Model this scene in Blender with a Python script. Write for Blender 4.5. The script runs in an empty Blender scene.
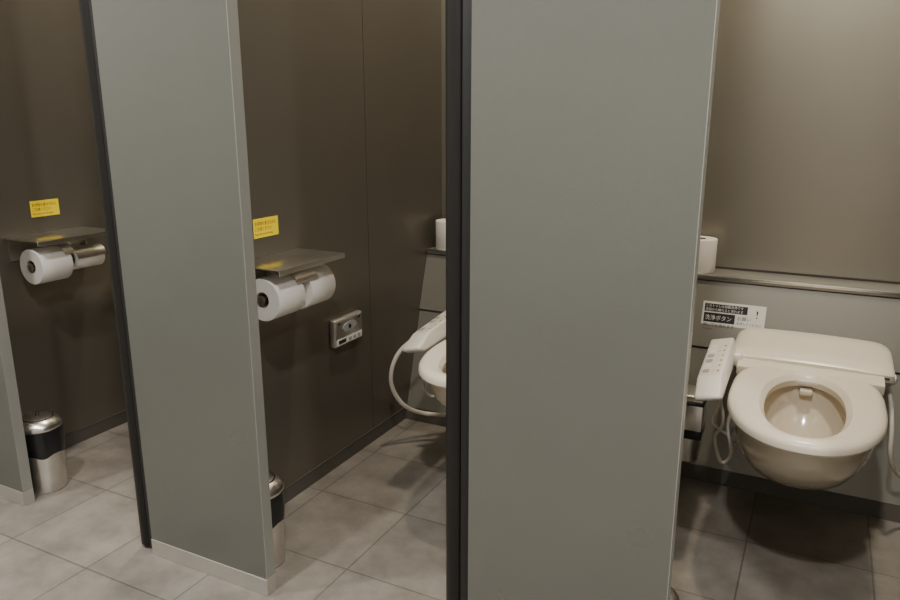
import bpy, bmesh, math
from mathutils import Vector, Matrix
PI=math.pi
S=bpy.context.scene

# ---------------------------------------------------------------- materials
def mat(name, col, rough=.5, metal=0., noise=0., nscale=8., bump=0., bscale=200., stretch=None, coat=0., emis=None, estr=0., spec=None, rvar=0.):
    m=bpy.data.materials.new(name); m.use_nodes=True
    nt=m.node_tree; b=nt.nodes['Principled BSDF']
    b.inputs['Base Color'].default_value=(*col,1); b.inputs['Roughness'].default_value=rough
    b.inputs['Metallic'].default_value=metal
    if spec is not None: b.inputs['Specular IOR Level'].default_value=spec
    if coat: b.inputs['Coat Weight'].default_value=coat; b.inputs['Coat Roughness'].default_value=.1
    if emis: b.inputs['Emission Color'].default_value=(*emis,1); b.inputs['Emission Strength'].default_value=estr
    tc=nt.nodes.new('ShaderNodeTexCoord'); mp=nt.nodes.new('ShaderNodeMapping')
    nt.links.new(tc.outputs['Object'],mp.inputs['Vector'])
    if stretch: mp.inputs['Scale'].default_value=stretch
    n=nt.nodes.new('ShaderNodeTexNoise'); n.inputs['Scale'].default_value=nscale; n.inputs['Detail'].default_value=4
    nt.links.new(mp.outputs[0],n.inputs['Vector'])
    mx=nt.nodes.new('ShaderNodeMix'); mx.data_type='RGBA'
    mx.inputs[6].default_value=(*[c*(1-noise) for c in col],1); mx.inputs[7].default_value=(*[min(1,c*(1+noise)) for c in col],1)
    nt.links.new(n.outputs[0],mx.inputs[0]); nt.links.new(mx.outputs[2],b.inputs['Base Color'])
    if rvar:
        n3=nt.nodes.new('ShaderNodeTexNoise'); n3.inputs['Scale'].default_value=3.5; n3.inputs['Detail'].default_value=2
        nt.links.new(mp.outputs[0],n3.inputs['Vector'])
        mr=nt.nodes.new('ShaderNodeMapRange'); mr.inputs[3].default_value=rough-rvar; mr.inputs[4].default_value=rough+rvar
        nt.links.new(n3.outputs[0],mr.inputs[0]); nt.links.new(mr.outputs[0],b.inputs['Roughness'])
    if bump:
        n2=nt.nodes.new('ShaderNodeTexNoise'); n2.inputs['Scale'].default_value=bscale; n2.inputs['Detail'].default_value=3
        nt.links.new(mp.outputs[0],n2.inputs['Vector'])
        bp=nt.nodes.new('ShaderNodeBump'); bp.inputs['Strength'].default_value=bump; bp.inputs['Distance'].default_value=.002
        nt.links.new(n2.outputs[0],bp.inputs['Height']); nt.links.new(bp.outputs[0],b.inputs['Normal'])
    return m

M_front=mat('laminate_front',(.215,.220,.200),.29,.65,.05,5,.09,350,rvar=.05)
M_div=mat('laminate_stall_shaded',(.160,.144,.116),.34,.48,.06,5,.07,350,rvar=.05)  # same laminate as the front; dim, warm stall light put into the colour
M_back=mat('laminate_back_lit',(.37,.345,.29),.34,.72,.05,4,.07,350,rvar=.04)  # same laminate again, base colour raised to paint in the brighter lighting
M_apron=mat('laminate_apron',(.30,.29,.255),.38,.40,.05,6,.06,350)
M_edge=mat('panel_edge_band',(.33,.33,.30),.40,.35,.05,6,.03,200)
M_trim=mat('aluminium_trim',(.42,.42,.39),.35,.8,.06,20,.03,100)
M_base=mat('stainless_base',(.62,.60,.56),.38,.8,.08,12,.05,80)
M_steel=mat('stainless_steel',(.78,.76,.72),.28,1.,.08,30,.05,60,(1,1,12))
M_black=mat('black_rubber',(.010,.010,.010),.5,0,.2,30)
M_post=mat('dark_rubber_post',(.013,.012,.011),.42,0,.2,30,spec=.3)
M_bag=mat('black_bag',(.01,.01,.011),.3,0,.2,30,.6,60)
M_paper=mat('toilet_paper',(.82,.79,.74),.9,0,.03,40,.2,150)
M_card=mat('cardboard_core',(.35,.27,.18),.9,0,.1,40)
M_cer=mat('ivory_ceramic',(.70,.62,.49),.12,0,.02,3,0,0,None,.5)
M_plas=mat('ivory_plastic',(.80,.73,.60),.28,0,.02,3)
M_plas2=mat('ivory_plastic_light',(.80,.77,.70),.3,0,.02,3)
M_groove=mat('dark_seam',(.05,.045,.04),.6,0,.1,10)
M_water=mat('water',(.34,.27,.19),.04,0,.1,12)
M_white=mat('white_print',(.8,.79,.76),.5,0,.02,20)
M_ink=mat('black_ink',(.015,.015,.02),.5,0,.1,20)
M_yel=mat('yellow_sticker',(.98,.76,.01),.45,0,.04,20)
M_red=mat('red_ink',(.35,.06,.02),.5,0,.1,20)
M_grey=mat('grey_button',(.35,.35,.36),.4,0,.1,20)
M_hose=mat('white_hose',(.72,.68,.6),.4,0,.05,40)
M_ceil=mat('ceiling_paint',(.75,.74,.71),.9,0,.02,6)
M_wall=mat('wall_paint',(.45,.44,.41),.7,0,.04,4)
M_lamp=mat('lamp_glass',(1,1,1),.5,0,0,1,0,0,None,0,(1,.9,.75),6)
M_skirt=mat('skirting_vinyl',(.085,.077,.065),.5,0,.1,10)

def floor_mat():
    m=bpy.data.materials.new('floor_tiles'); m.use_nodes=True; nt=m.node_tree; L=nt.links
    b=nt.nodes['Principled BSDF']
    tc=nt.nodes.new('ShaderNodeTexCoord'); mp=nt.nodes.new('ShaderNodeMapping')
    mp.inputs['Location'].default_value=(.085+3.0,-.15+3.0,0)
    L.new(tc.outputs['Object'],mp.inputs['Vector'])
    br=nt.nodes.new('ShaderNodeTexBrick'); br.offset=0; br.squash=1
    br.inputs['Scale'].default_value=1; br.inputs['Brick Width'].default_value=.3; br.inputs['Row Height'].default_value=.3
    br.inputs['Mortar Size'].default_value=.0022; br.inputs['Mortar Smooth'].default_value=.1; br.inputs['Bias'].default_value=0
    br.inputs['Color1'].default_value=(.200,.181,.156,1); br.inputs['Color2'].default_value=(.245,.223,.193,1)
    br.inputs['Mortar'].default_value=(.125,.113,.097,1)
    L.new(mp.outputs[0],br.inputs['Vector'])
    n=nt.nodes.new('ShaderNodeTexNoise'); n.inputs['Scale'].default_value=9; n.inputs['Detail'].default_value=9; n.inputs['Roughness'].default_value=.65
    L.new(tc.outputs['Object'],n.inputs['Vector'])
    cr=nt.nodes.new('ShaderNodeMapRange'); cr.inputs[1].default_value=.3; cr.inputs[2].default_value=.7; cr.inputs[3].default_value=.72; cr.inputs[4].default_value=1.26
    L.new(n.outputs[0],cr.inputs[0])
    mx=nt.nodes.new('ShaderNodeMix'); mx.data_type='RGBA'; mx.blend_type='MULTIPLY'; mx.inputs[0].default_value=1
    L.new(br.outputs['Color'],mx.inputs[6]); L.new(cr.outputs[0],mx.inputs[7]); L.new(mx.outputs[2],b.inputs['Base Color'])
    b.inputs['Roughness'].default_value=.40
    bp=nt.nodes.new('ShaderNodeBump'); bp.inputs['Strength'].default_value=.3; bp.inputs['Distance'].default_value=.002
    iv=nt.nodes.new('ShaderNodeMath'); iv.operation='SUBTRACT'; iv.inputs[0].default_value=1
    L.new(br.outputs['Fac'],iv.inputs[1])
    ad=nt.nodes.new('ShaderNodeMath'); ad.operation='MULTIPLY_ADD'; ad.inputs[1].default_value=.3
    L.new(n.outputs[0],ad.inputs[0]); L.new(iv.outputs[0],ad.inputs[2]); L.new(ad.outputs[0],bp.inputs['Height'])
    L.new(bp.outputs[0],b.inputs['Normal'])
    return m
M_floor=floor_mat()

# ---------------------------------------------------------------- builder
class B:
    def __init__(s): s.bm=bmesh.new(); s.mats=[]
    def mi(s,m):
        if m not in s.mats: s.mats.append(m)
        return s.mats.index(m)
    def merge(s,t,m,smooth=True,M=None):
        i=s.mi(m)
        if M is not None: bmesh.ops.transform(t,matrix=M,verts=t.verts)
        bmesh.ops.recalc_face_normals(t,faces=t.faces)
        for f in t.faces: f.material_index=i; f.smooth=smooth
        me=bpy.data.meshes.new('t'); t.to_mesh(me); s.bm.from_mesh(me); bpy.data.meshes.remove(me); t.free()
    def box(s,a,b,m,bev=0,seg=2,M=None):
        t=bmesh.new(); bmesh.ops.create_cube(t,size=1)
        c=[(a[i]+b[i])/2 for i in range(3)]; d=[abs(b[i]-a[i]) for i in range(3)]
        bmesh.ops.transform(t,matrix=Matrix.Translation(c)@Matrix.Diagonal((*d,1)),verts=t.verts)
        if bev: bmesh.ops.bevel(t,geom=t.edges[:],offset=bev,segments=seg,affect='EDGES',profile=.5)
        s.merge(t,m,bev>0,M)
    def lathe(s,prof,m,M=None,n=40,closed=False):
        t=bmesh.new(); rings=[]
        for r,z in prof:
            rings.append([t.verts.new((r*math.cos(2*PI*k/n),r*math.sin(2*PI*k/n),z)) for k in range(n)])
        q=list(zip(rings,rings[1:]))
        if closed: q.append((rings[-1],rings[0]))
        for A,C in q:
            for k in range(n): t.faces.new((A[k],A[(k+1)%n],C[(k+1)%n],C[k]))
        if not closed:
            t.faces.new(rings[0][::-1]); t.faces.new(rings[-1])
        bmesh.ops.remove_doubles(t,verts=t.verts,dist=1e-6)
        s.merge(t,m,True,M)
    def loft(s,rings,m,caps=True,closed=False,M=None):
        t=bmesh.new(); R=[[t.verts.new(p) for p in r] for r in rings]; n=len(R[0])
        q=list(zip(R,R[1:]))
        if closed: q.append((R[-1],R[0]))
        for A,C in q:
            for k in range(n): t.faces.new((A[k],A[(k+1)%n],C[(k+1)%n],C[k]))
        if caps and not closed: t.faces.new(R[0][::-1]); t.faces.new(R[-1])
        s.merge(t,m,True,M)
    def prism(s,pts,x0,x1,m,bev=0,seg=3,M=None):   # pts in (y,z), extruded in x
        t=bmesh.new()
        A=[t.verts.new((x0,*p)) for p in pts]; C=[t.verts.new((x1,*p)) for p in pts]; n=len(pts)
        t.faces.new(A[::-1]); t.faces.new(C)
        for k in range(n): t.faces.new((A[k],A[(k+1)%n],C[(k+1)%n],C[k]))
        bmesh.ops.recalc_face_normals(t,faces=t.faces)
        if bev: bmesh.ops.bevel(t,geom=t.edges[:],offset=bev,segments=seg,affect='EDGES',profile=.5)
        s.merge(t,m,bev>0,M)
    def tube(s,pts,r,m,n=12,sub=10,M=None):
        P=[Vector(p) for p in pts]; out=[]
        for i in range(len(P)-1):
            p0=P[max(i-1,0)];p1=P[i];p2=P[i+1];p3=P[min(i+2,len(P)-1)]
            for k in range(sub):
                u=k/sub
                out.append(.5*((2*p1)+(p2-p0)*u+(2*p0-5*p1+4*p2-p3)*u*u+(3*p1-p0-3*p2+p3)*u**3))
        out.append(P[-1]); rings=[]; up=None
        for i,p in enumerate(out):
            d=(out[min(i+1,len(out)-1)]-out[max(i-1,0)]).normalized()
            if up is None: up=d.orthogonal().normalized()
            up=(up-d*up.dot(d)).normalized(); w=d.cross(up)
            rings.append([tuple(p+r*(math.cos(2*PI*k/n)*up+math.sin(2*PI*k/n)*w)) for k in range(n)])
        s.loft(rings,m,M=M)
    def done(s,name,loc=(0,0,0),ang=35,me_only=False):
        me=bpy.data.meshes.new(name); s.bm.to_mesh(me); s.bm.free()
        for m in s.mats: me.materials.append(m)
        me.set_sharp_from_angle(angle=math.radians(ang))
        if me_only: return me
        return put(name,me,loc)
def put(name,me,loc=(0,0,0)):
    o=bpy.data.objects.new(name,me); o.location=loc; S.collection.objects.link(o); return o
def simple(name,a,b,m,bev=0):
    x=B(); c=[(a[i]+b[i])/2 for i in range(3)]
    x.box([a[i]-c[i] for i in range(3)],[b[i]-c[i] for i in range(3)],m,bev); return x.done(name,c)

# ---------------------------------------------------------------- dimensions
PITCH=.925; YF=1.175; TH=.03
PR=-.168; PW=.390          # right edge / width of the front panel of stall 0
DIVX=-1.34+PITCH           # right face of divider left of stall 0
YB=2.56                    # back wall plane
TCX=.014                   # toilet centre in stall 0
XL=DIVX-3*PITCH; XR=DIVX+2*PITCH-.03
HC=2.5; HP=2.2
LED_Z=.63
def apron_y(z): return 2.25+.30*z

# room shell
o=simple('floor',(XL-.1,-1.5,-.1),(XR+.1,YB+.1,0),M_floor)
o.data.transform(Matrix.Translation(o.location)); o.location=(0,0,0)
simple('ceiling',(XL-.1,-1.5,HC),(XR+.1,YB+.1,HC+.1),M_ceil)
simple('wall_left',(XL-.1,-1.5,0),(XL,YB,HC),M_wall)
simple('wall_right',(XR,-1.5,0),(XR+.1,YB,HC),M_wall)
simple('wall_front',(XL-.1,-1.6,-.1),(XR+.1,-1.5,HC+.1),M_wall)
simple('wall_back',(XL-.1,YB,0),(XR+.1,YB+.1,HC),M_back)

# ---------------------------------------------------------------- meshes reused per stall
def panel_mesh():
    b=B()
    b.box((-PW,0,.045),(-.0015,TH,HP),M_front)
    b.box((-.0015,-.0002,.045),(0,TH+.0002,HP),M_edge)
    b.box((-PW+.004,.003,0),(-.003,TH-.003,.046),M_base)
    b.box((-PW,-.0025,0),(.001,-.0,.045),M_base,.0008,1)
    b.box((-.001,-.002,0),(.001,TH,.045),M_base)
    return b.done('panel',me_only=True)
me_panel=panel_mesh()

def door_mesh():   # hinge post at origin, leaf swung into the stall along +y
    b=B()
    b.box((-.022,.004,.008),(-.001,.026,HP-.02),M_black,.003,2)
    b.lathe([(.016,.01),(.0185,.012),(.0185,HP-.02),(.016,HP-.018)],M_post,Matrix.Translation((-.040,.018,0)),28)
    b.box((-.058,.036,.06),(-.024,.62,HP-.05),M_div,.002,1)
    b.box((-.059,.034,.06),(-.023,.05,HP-.05),M_black,.002,1)
    b.lathe([(.01,0),(.01,.035),(.017,.04),(.017,.05),(.0,.052)],M_steel,Matrix.Translation((-.058,.57,1.0))@Matrix.Rotation(-PI/2,4,'Y'),20)
    return b.done('door',me_only=True)
me_door=door_mesh()

def divider_mesh():
    b=B(); y0=YF+TH+.001
    sy=2.03
    b.box((-.03,y0,0),(0,sy-.0015,HP),M_div)
    b.box((-.028,sy-.002,0),(-.0025,sy+.002,HP),M_groove)
    b.box((-.03,sy+.0015,0),(0,YB-.001,HP),M_div)
    b.box((-.0315,y0+.002,0),(.003,2.249,.045),M_skirt)
    b.box((-.032,y0+.002,.045),(.004,2.24,.049),M_skirt)
    b.box((-.034,y0-.0,HP),(.004,YB-.001,HP+.02),M_trim,.002,1)
    return b.done('divider',me_only=True)
me_div=divider_mesh()

def apron_mesh(w):
    b=B(); zs=.405
    b.prism([(apron_y(.0),0),(apron_y(.045),.045),(YB-.001,.045),(YB-.001,0)],0,w,M_skirt)
    b.prism([(apron_y(.045)+.001,.046),(apron_y(zs-.004)+.001,zs-.004),(YB-.001,zs-.004),(YB-.001,.046)],0,w,M_apron)
    b.prism([(apron_y(zs)+.012,zs-.005),(apron_y(zs)+.012,zs+.004),(YB-.001,zs+.004),(YB-.001,zs-.005)],0,w,M_groove)
    b.prism([(apron_y(zs)-.003,zs+.003),(apron_y(LED_Z-.02),LED_Z-.02),(YB-.001,LED_Z-.02),(YB-.001,zs+.003)],0,w,M_apron)
    yl=apron_y(LED_Z)-.014
    b.box((0,yl,LED_Z-.016),(w,YB-.001,LED_Z),M_apron,.003,3)
    b.box((0,yl-.002,LED_Z-.007),(w,yl+.012,LED_Z+.0012),M_steel,.0015,2)
    b.box((0,YB-.006,LED_Z+.0005),(w,YB-.001,LED_Z+.006),M_groove)
    return b.done('apron',me_only=True)
me_apron=apron_mesh(PITCH-.034)

def roll_prof(w,r=.056): return [(.021,0),(r-.001,0),(r,.002),(r,w-.002),(r-.001,w),(.021,w)]
def add_roll(b,M,w=.105,r=.056):
    b.lathe(roll_prof(w,r),M_paper,M,40,closed=True)
    b.lathe([(.0195,.001),(.0212,.001),(.0212,w-.001),(.0195,w-.001)],M_card,M,28,closed=True)

def holder_mesh(used):  # wall plane x=0, z=0 = shelf top ; y along wall
    b=B(); L=.28; D=.165
    b.box((0,-L/2,-.004),(D,L/2,0),M_steel,.0015,2)
    b.box((D-.003,-L/2,-.014),(D,L/2,-.001),M_steel,.001,1)
    b.box((0,-L/2+.01,-.075),(.006,L/2-.01,-.003),M_steel,.001,1)
    for i,yc in enumerate((-.068,.068)):
        r=.056 if not(used and i) else .034
        M=Matrix.Translation((.088,yc-.0525,-.087))@Matrix.Rotation(-PI/2,4,'X')
        add_roll(b,M,r=r)
        b.tube([(.088,yc-.058,-.087),(.088,yc+.058,-.087)],.0075,M_steel,12,1)
        rr=r+.004; rings=[]
        a0,a1=(150,30) if r>.05 else (140,10)
        for k in range(13):
            a=math.radians(a0-(a0-a1)*k/12)
            x=.088+rr*math.cos(a); z=-.087+rr*math.sin(a); x2=.088+(rr+.002)*math.cos(a); z2=-.087+(rr+.002)*math.sin(a)
            if r>.05: y0,y1=(yc+.030,yc+.066) if i==0 else (yc-.069,yc-.020)
            else: y0,y1=yc-.052,yc+.055
            rings.append([(x,y0,z),(x2,y0,z2),(x2,y1,z2),(x,y1,z)])
        b.loft(rings,M_steel)
        ym=(y0+y1)/2
        b.box((.002,ym-.01,-.087+rr*.5-.004),(.088+rr*math.cos(math.radians(a0)),ym+.01,-.087+rr*.5),M_steel)
    for yc in (.0,.129):
        b.box((0,yc-.0025,-.10),(.10,yc+.0025,-.07),M_steel,.0015,1)
        b.box((0,yc-.0025,-.10),(.02,yc+.0025,-.004),M_steel,.001,1)
    b.lathe([(.012,0),(.012,.004),(.009,.006)],M_steel,Matrix.Translation((.088,-.122,-.087))@Matrix.Rotation(PI/2,4,'X'),20)
    return b.done('holder',me_only=True)
me_holder=holder_mesh(0); me_holder2=holder_mesh(1)

def bin_mesh():
    b=B()
    b.lathe([(.056,0),(.058,.003),(.0595,.006),(.0605,.15),(.0595,.151)],M_steel)
    b.lathe([(.0590,.150),(.0625,.149),(.0645,.165),(.063,.185),(.0655,.205),(.0635,.214),(.05,.215)],M_bag)
    rings=[]
    n=48
    for (r,z,w) in ((.0605,.130,.0),(.0635,.128,.006),(.067,.165,.003),(.0655,.213,0),(.06,.214,0)):
        rings.append([((r+.0015*math.sin(7*2*PI*k/n))*math.cos(2*PI*k/n),(r+.0015*math.sin(7*2*PI*k/n))*math.sin(2*PI*k/n),z+w*math.sin(5*2*PI*k/n+1)) for k in range(n)])
    b.loft(rings,M_bag)
    b.lathe([(.064,.212),(.066,.215),(.066,.222),(.062,.232),(.05,.243),(.030,.250),(.012,.252),(0.0001,.252)],M_steel)
    b.lathe([(.043,.2468),(.045,.2455),(.045,.247),(.043,.2485)],M_black,None,40,closed=True)
    b.lathe([(.006,.251),(.006,.257),(.004,.259),(.0001,.2595)],M_black,None,16)
    for v in b.bm.verts: v.co.x*=.98; v.co.y*=.98; v.co.z*=.95
    return b.done('bin',me_only=True)
me_bin=bin_mesh()

def panelctl_mesh():
    b=B()
    b.box((0,-.077,-.045),(.022,.077,.045),M_base,.006,3)
    b.box((.0215,-.070,-.016),(.0235,.070,.039),M_steel,.001,1)
    t=[(.0235,.038*math.cos(2*PI*k/32)-.0,.012+.016*math.sin(2*PI*k/32)) for k in range(32)]
    t2=[(.0250,p[1]*.95,.012+(p[2]-.012)*.95) for p in t]
    b.loft([t,t2],M_grey)
    b.lathe([(.007,0),(.007,.002),(.0055,.0025)],M_black,Matrix.Translation((.0245,0,.012))@Matrix.Rotation(PI/2,4,'Y'),20)
    for y in (-.055,.055): b.lathe([(.004,0),(.004,.0015),(.003,.002)],M_black,Matrix.Translation((.0235,y,.03))@Matrix.Rotation(PI/2,4,'Y'),14)
    b.box((.0215,-.070,-.040),(.0232,.070,-.020),M_white,.0005,1)
    b.box((.0230,-.060,-.036),(.0236,-.020,-.024),M_ink)
    for y in (-.005,.02,.045): b.box((.0230,y,-.035),(.0245,y+.015,-.025),M_grey,.0005,1)
    return b.done('ctl',me_only=True)
me_ctl=panelctl_mesh()

def text(name,s,size,loc,rot,m,parent=None,xs=1):
    c=bpy.data.curves.new(name,'FONT'); c.body=s; c.size=size; c.align_x='LEFT'; c.extrude=.0001
    o=bpy.data.objects.new(name,c); S.collection.objects.link(o); c.materials.append(m)
    o.location=loc; o.rotation_euler=rot; o.scale=(xs,1,1)
    if parent: o.parent=parent
    return o

# --- toilet
def outline(w,yf,yb,yc,z,n=56,pb=2.6,pf=2.05):
    pts=[]
    for k in range(n):
        a=2*PI*k/n; c=math.cos(a); s_=math.sin(a)
        p=pb if s_>0 else pf
        x=w*math.copysign(abs(c)**(2/p),c)
        y=yc+(yb-yc if s_>0 else yc-yf)*math.copysign(abs(s_)**(2/p),s_)
        pts.append((x,y,z))
    return pts
def toilet_mesh(variant):
    b=B()
    yb=lambda z:.30*z-.003
    R=[]
    for z,w,yf,pb in ((.205,.05,-.24,2.2),(.208,.072,-.30,2.4),(.219,.094,-.355,2.6),(.240,.112,-.410,3),(.268,.130,-.465,3.4),(.300,.145,-.515,3.8),(.331,.157,-.555,4),(.358,.164,-.585,4),(.385,.168,-.603,4),(.40,.170,-.610,4),(.418,.171,-.614,4),(.424,.168,-.610,4)):
        R.append(outline(w,yf,yb(z),-.28,z,pb=pb))
    for z,w,yf,y2 in ((.424,.122,-.588,-.155),(.415,.116,-.582,-.162),(.38,.110,-.57,-.175),(.33,.095,-.52,-.205),(.285,.071,-.455,-.245),(.262,.052,-.41,-.28)):
        R.append(outline(w,yf,y2,-.34,z,pb=2.2))
    b.loft(R,M_cer)
    b.loft([outline(.067,-.446,-.251,-.34,.2775,pb=2.2),outline(.066,-.444,-.253,-.34,.279,pb=2.2)],M_water)
    # retracted spray nozzle above the basin rear
    b.box((-.016,-.195,.405),(.016,-.150,.420),M_plas,.005,2)
    # seat ring
    sw=.177; sf=-.637; sb=-.125
    so=lambda d,z:outline(sw-d,sf+d,sb-d*.5,-.34,z,pb=4.2,pf=2.2)
    si=lambda d,z:outline(.090+d,-.590-d,-.182+d,-.38,z,pb=2.2,pf=2.2)
    b.loft([so(.004,.4265),so(0,.432),so(.001,.443),so(.006,.4500),so(.018,.4555),so(.026,.4565),si(.012,.4550),si(.006,.4495),si(0,.442),si(.002,.4265)],M_plas,closed=True)
    # washlet body
    zb=.4265
    prof=[(-.165,zb),(-.168,.454),(-.12,.460),(-.09,.462),(-.02,.464),(.07,.464),(yb(zb),zb)]
    b.prism(prof,-.180,.180,M_plas,.003,2)
    # rear cover: domed top with rounded shoulders, low lid part in front
    def ring(x):
        u=min(1,max(0,(abs(x)-.150)/.055)); k=math.sqrt(max(0,1-u**2.6))   # 1 centre .. 0 end
        zt=.456; 
        crown=.006*(1-(x/.205)**2)
        f=.45+.55*k
        base=[(-.080,zb),(-.112,.446),(-.112,.464),(-.098,.476),(-.06,.481),(-.01,.486),(.06,.491),(.105,.492),(.124,.484),(yb(.455),.455),(yb(.44),.44),(yb(zb),zb)]
        out=[]
        for i,(y,z) in enumerate(base):
            if z>zt: z=zt+(z+crown-zt)*f
            if y>.03 and i<9: y=min(y-.05*(1-k),yb(z))
            if y<-.05: y=y+.018*(1-k)
            out.append((x,min(y,yb(z)),z))
        return out
    xs=[-.205,-.2035,-.200,-.194,-.186,-.175,-.160,-.14,-.10,-.05,0,.05,.10,.14,.160,.175,.186,.194,.200,.2035,.205]
    b.loft([ring(x) for x in xs],M_plas)
    b.box((-.192,-.1135,.4545),(.192,-.1095,.4590),M_groove)
    for s_ in (-1,1):
        b.lathe([(.013,0),(.014,.002),(.014,.012),(.010,.015)],M_plas2,Matrix.Translation((s_*.196,-.075,.446))@Matrix.Rotation(s_*PI/2,4,'Y'),24)
    b.box((-.035,-.188,.432),(.035,-.168,.444),M_plas2,.003,2)
    # control arm on left
    A=Matrix.Translation((-.228,-.10,.488))@Matrix.Rotation(math.radians(-14),4,'Y')@Matrix.Rotation(math.radians(5),4,'X')
    b.prism([(.02,-.035),(.02,.010),(.01,.016),(-.27,.016),(-.345,-.004),(-.35,-.014),(-.32,-.030),(-.1,-.04)],-.032,.032,M_plas2,.007,3,A)
    b.box((-.025,-.26,.0155),(.025,-.03,.0172),M_plas,.0007,1,A)
    for i in range(6):
        y=-.248+i*.036
        b.box((-.021,y,.0168),(-.004,y+.022,.0184),M_grey if i in(0,2,3) else M_white,.001,1,A)
        b.box((.002,y+.002,.0168),(.012,y+.018,.0180),M_hose,.001,1,A)
        b.box((.0155,y+.006,.0168),(.0205,y+.012,.0178),M_ink,.0005,1,A)
    b.box((-.23,-.13,.436),(-.17,-.04,.475),M_plas2,.008,3)
    for s_ in (-1,1):
        b.lathe([(.011,0),(.011,.006),(.007,.010),(.0001,.011)],M_plas2,Matrix.Translation((s_*.150,-.12,.33))@Matrix.Rotation(s_*PI/2,4,'Y'),20)
    # water supply on the right
    b.lathe([(.022,0),(.022,.004),(.010,.006),(.010,.04),(.014,.042),(.014,.06),(.008,.062)],M_steel,Matrix.Translation((.31,yb(.16),.16))@Matrix.Rotation(PI/2,4,'X'),24)
    b.tube([(.185,-.02,.43),(.205,-.06,.39),(.215,-.10,.32),(.222,-.11,.24),(.255,-.06,.17),(.31,-.025,.16)],.006,M_hose)
    if variant==0:
        b.tube([(-.20,-.05,.455),(-.30,-.13,.425),(-.385,-.22,.36),(-.412,-.25,.26),(-.395,-.21,.16),(-.34,-.15,.11),(-.25,-.08,.10),(-.20,.0,.12),(-.19,yb(.13),.13)],.0075,M_hose)
        b.tube([(-.21,-.12,.455),(-.27,-.19,.36),(-.315,-.20,.25),(-.29,-.17,.19),(-.25,-.12,.27),(-.20,-.06,.42)],.005,M_hose)
    else:
        b.tube([(-.205,-.05,.45),(-.225,-.10,.38),(-.205,-.12,.26),(-.225,-.10,.20),(-.20,-.11,.13),(-.175,-.10,.16),(-.195,-.08,.24),(-.18,-.03,.30),(-.18,yb(.3),.30)],.005,M_hose)
        b.tube([(-.205,-.05,.44),(-.215,-.09,.33),(-.235,-.10,.25),(-.19,-.09,.21),(-.17,-.05,.17),(-.16,yb(.15),.15)],.004,M_hose)
    return b.done('toilet',me_only=True,ang=40)
me_t0=toilet_mesh(0); me_t1=toilet_mesh(1)

def standroll_mesh():
    b=B(); add_roll(b,Matrix.Identity(4),.107); return b.done('roll',me_only=True)
me_roll=standroll_mesh()

def lamp_mesh():
    b=B()
    b.lathe([(.062,-.004),(.085,-.006),(.088,-.002),(.088,0),(.062,0)],M_white,None,40,closed=True)
    b.lathe([(.061,-.003),(.061,-.001)],M_lamp,None,40)
    return b.done('lamp',me_only=True)
me_lamp=lamp_mesh()
def lamp(x,y,e,col,r=.06,spot=None):
    p=put('ceiling_downlight',me_lamp,(x,y,HC))
    l=bpy.data.lights.new('bulb','AREA'); l.shape='DISK'; l.size=2*r; l.energy=e; l.color=col
    if spot: l.spread=math.radians(spot)
    o=bpy.data.objects.new('bulb',l); S.collection.objects.link(o); o.parent=p; o.location=(0,0,-.012)

# ---------------------------------------------------------------- stalls
for k in (0,-1,-2,1):
    dx=k*PITCH
    put('stall_front_panel',me_panel,(PR+dx,YF,0))
    put('stall_door',me_door,(PR-PW+dx,YF+.004,0))
for k in (0,-1,-2,1):
    put('stall_divider',me_div,(DIVX+k*PITCH,0,0))
for k in (0,-1,-2,-3,1):
    dx=k*PITCH
    put('pipe_casing_ledge',me_apron,(DIVX+dx+.001+(.002 if k==-3 else 0),0,0))
    put('toilet',me_t0 if k==-1 else me_t1,(TCX+dx+(.078 if k==-1 else 0),2.25,0))
    put('toilet_paper_holder',me_holder2 if k==-2 else me_holder,(DIVX+dx+.0005,1.52,.757))
    put('trash_can',me_bin,(DIVX+dx+(.136 if k==-1 else .192),1.285,0))
    put('sound_control_panel',me_ctl,(DIVX+dx+.0005,1.87,.46))
    put('toilet_paper_roll',me_roll,(DIVX+dx+(.066 if k!=-1 else .075),2.485,LED_Z+.0015))
    b=B(); b.box((0,-.05,-.026),(.0012,.05,.026),M_yel,.0004,1)
    sg=b.done('yellow_notice_sticker',(DIVX+dx+.0003,1.53,.835))
    R=(PI/2,0,PI/2)
    text('line_1','お荷物の置き忘れに',.0115,(.0013,-.045,.008),R,M_red,sg,.85)
    text('line_2','ご注意ください',.0115,(.0013,-.045,-.006),R,M_red,sg,.85)
    text('line_3','Please take your belongings',.0075,(.0013,-.045,-.018),R,M_red,sg,.85)

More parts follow.
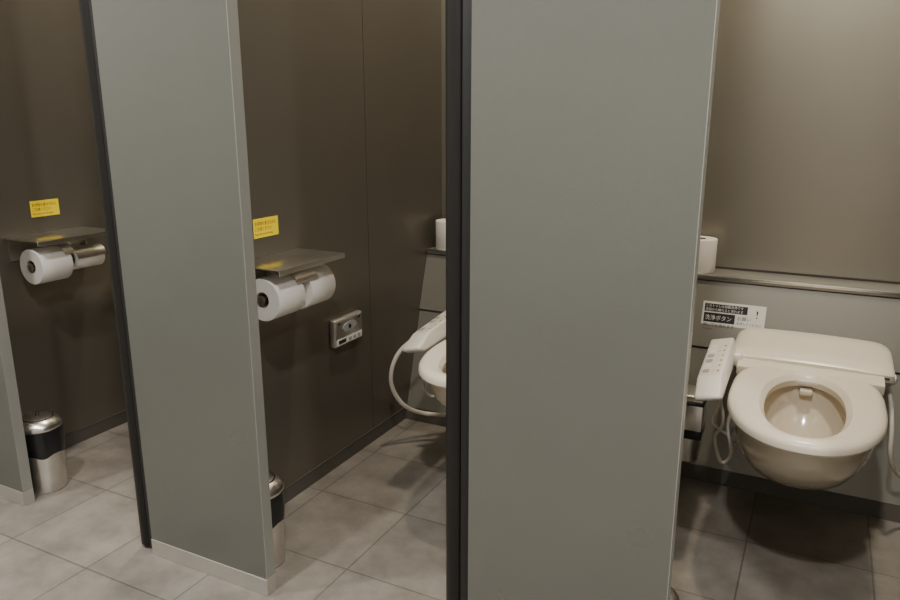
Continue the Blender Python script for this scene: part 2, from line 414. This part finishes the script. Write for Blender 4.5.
# notice card on the casing in each stall
tilt=math.atan(.30)
for k in (0,-1,-2):
    b=B(); w=.188; h=.098
    b.box((0,-.001,0),(w,0,h),M_white,.0003,1)
    b.box((.006,-.0014,h-.032),(.135,-.0009,h-.007),M_ink)
    b.box((.006,-.0014,.032),(.100,-.0009,h-.036),M_ink)
    cz=.455
    s=b.done('instruction_card',(-.310+k*PITCH,apron_y(cz)-.0015,cz))
    s.rotation_euler=(-tilt,0,0)
    R=(PI/2,0,0)
    text('line_1','このトイレは自動洗浄です',.010,(.009,-.0016,h-.0170),R,M_white,s,.95)
    text('line_2','便器から離れると流れます',.010,(.009,-.0016,h-.0290),R,M_white,s,.95)
    text('line_3','洗浄ボタン',.018,(.010,-.0016,.040),R,M_white,s,.90)
    text('line_4','押しても流れます',.0125,(.006,-.0012,.018),R,M_ink,s,.95)
    text('line_5','TOILET',.009,(.006,-.0012,.005),R,M_ink,s,1)
    text('line_6','!',.034,(.158,-.0012,h-.04),R,M_ink,s,1.2)
    text('line_7','お願い',.014,(.106,-.0012,.047),R,M_ink,s,1)
    text('line_8','を押してください',.009,(.106,-.0012,.033),R,M_ink,s,1)

# wall mounted steel waste box left of the right-hand toilet
b=B()
b.box((-.045,-.10,.19),(.045,-.0,.275),M_steel,.004,2)
b.box((-.047,-.104,.273),(.047,.0,.282),M_black,.002,1)
b.box((-.046,-.102,.28),(.046,.0,.305),M_steel,.008,3)
b.box((-.044,-.098,.160),(.044,.0,.191),M_bag,.004,2)
b.lathe([(.03,.0),(.038,.004),(.04,.05),(.04,.08),(.03,.085)],M_steel,Matrix.Translation((0,-.05,.078)),30)
b.box((-.02,-.02,.10),(.02,.015,.2),M_steel,.002,1)
b.done('steel_waste_box',(-.300,2.285,.0))

# ---------------------------------------------------------------- lights
cool=(1,.975,.935); warm=(1,.88,.70)
for x in (-2.3,-1.2,-.1,.9):
    lamp(x,.15,34 if x<-1 else 31,cool)
for k in (-3,-2,-1,0,1):
    lamp(TCX+k*PITCH+.05,1.95,26 if k==0 else 20,warm)
w=bpy.data.worlds.new('World'); S.world=w; w.use_nodes=True
w.node_tree.nodes['Background'].inputs[0].default_value=(.9,.85,.78,1); w.node_tree.nodes['Background'].inputs[1].default_value=.03

# ---------------------------------------------------------------- camera
c=bpy.data.cameras.new('cam'); c.lens=732*36/900; c.sensor_width=36; c.clip_start=.02
co=bpy.data.objects.new('camera',c); S.collection.objects.link(co)
co.location=(0,0,1.13); co.rotation_euler=(math.radians(90-14.2),0,math.radians(27))
S.camera=co
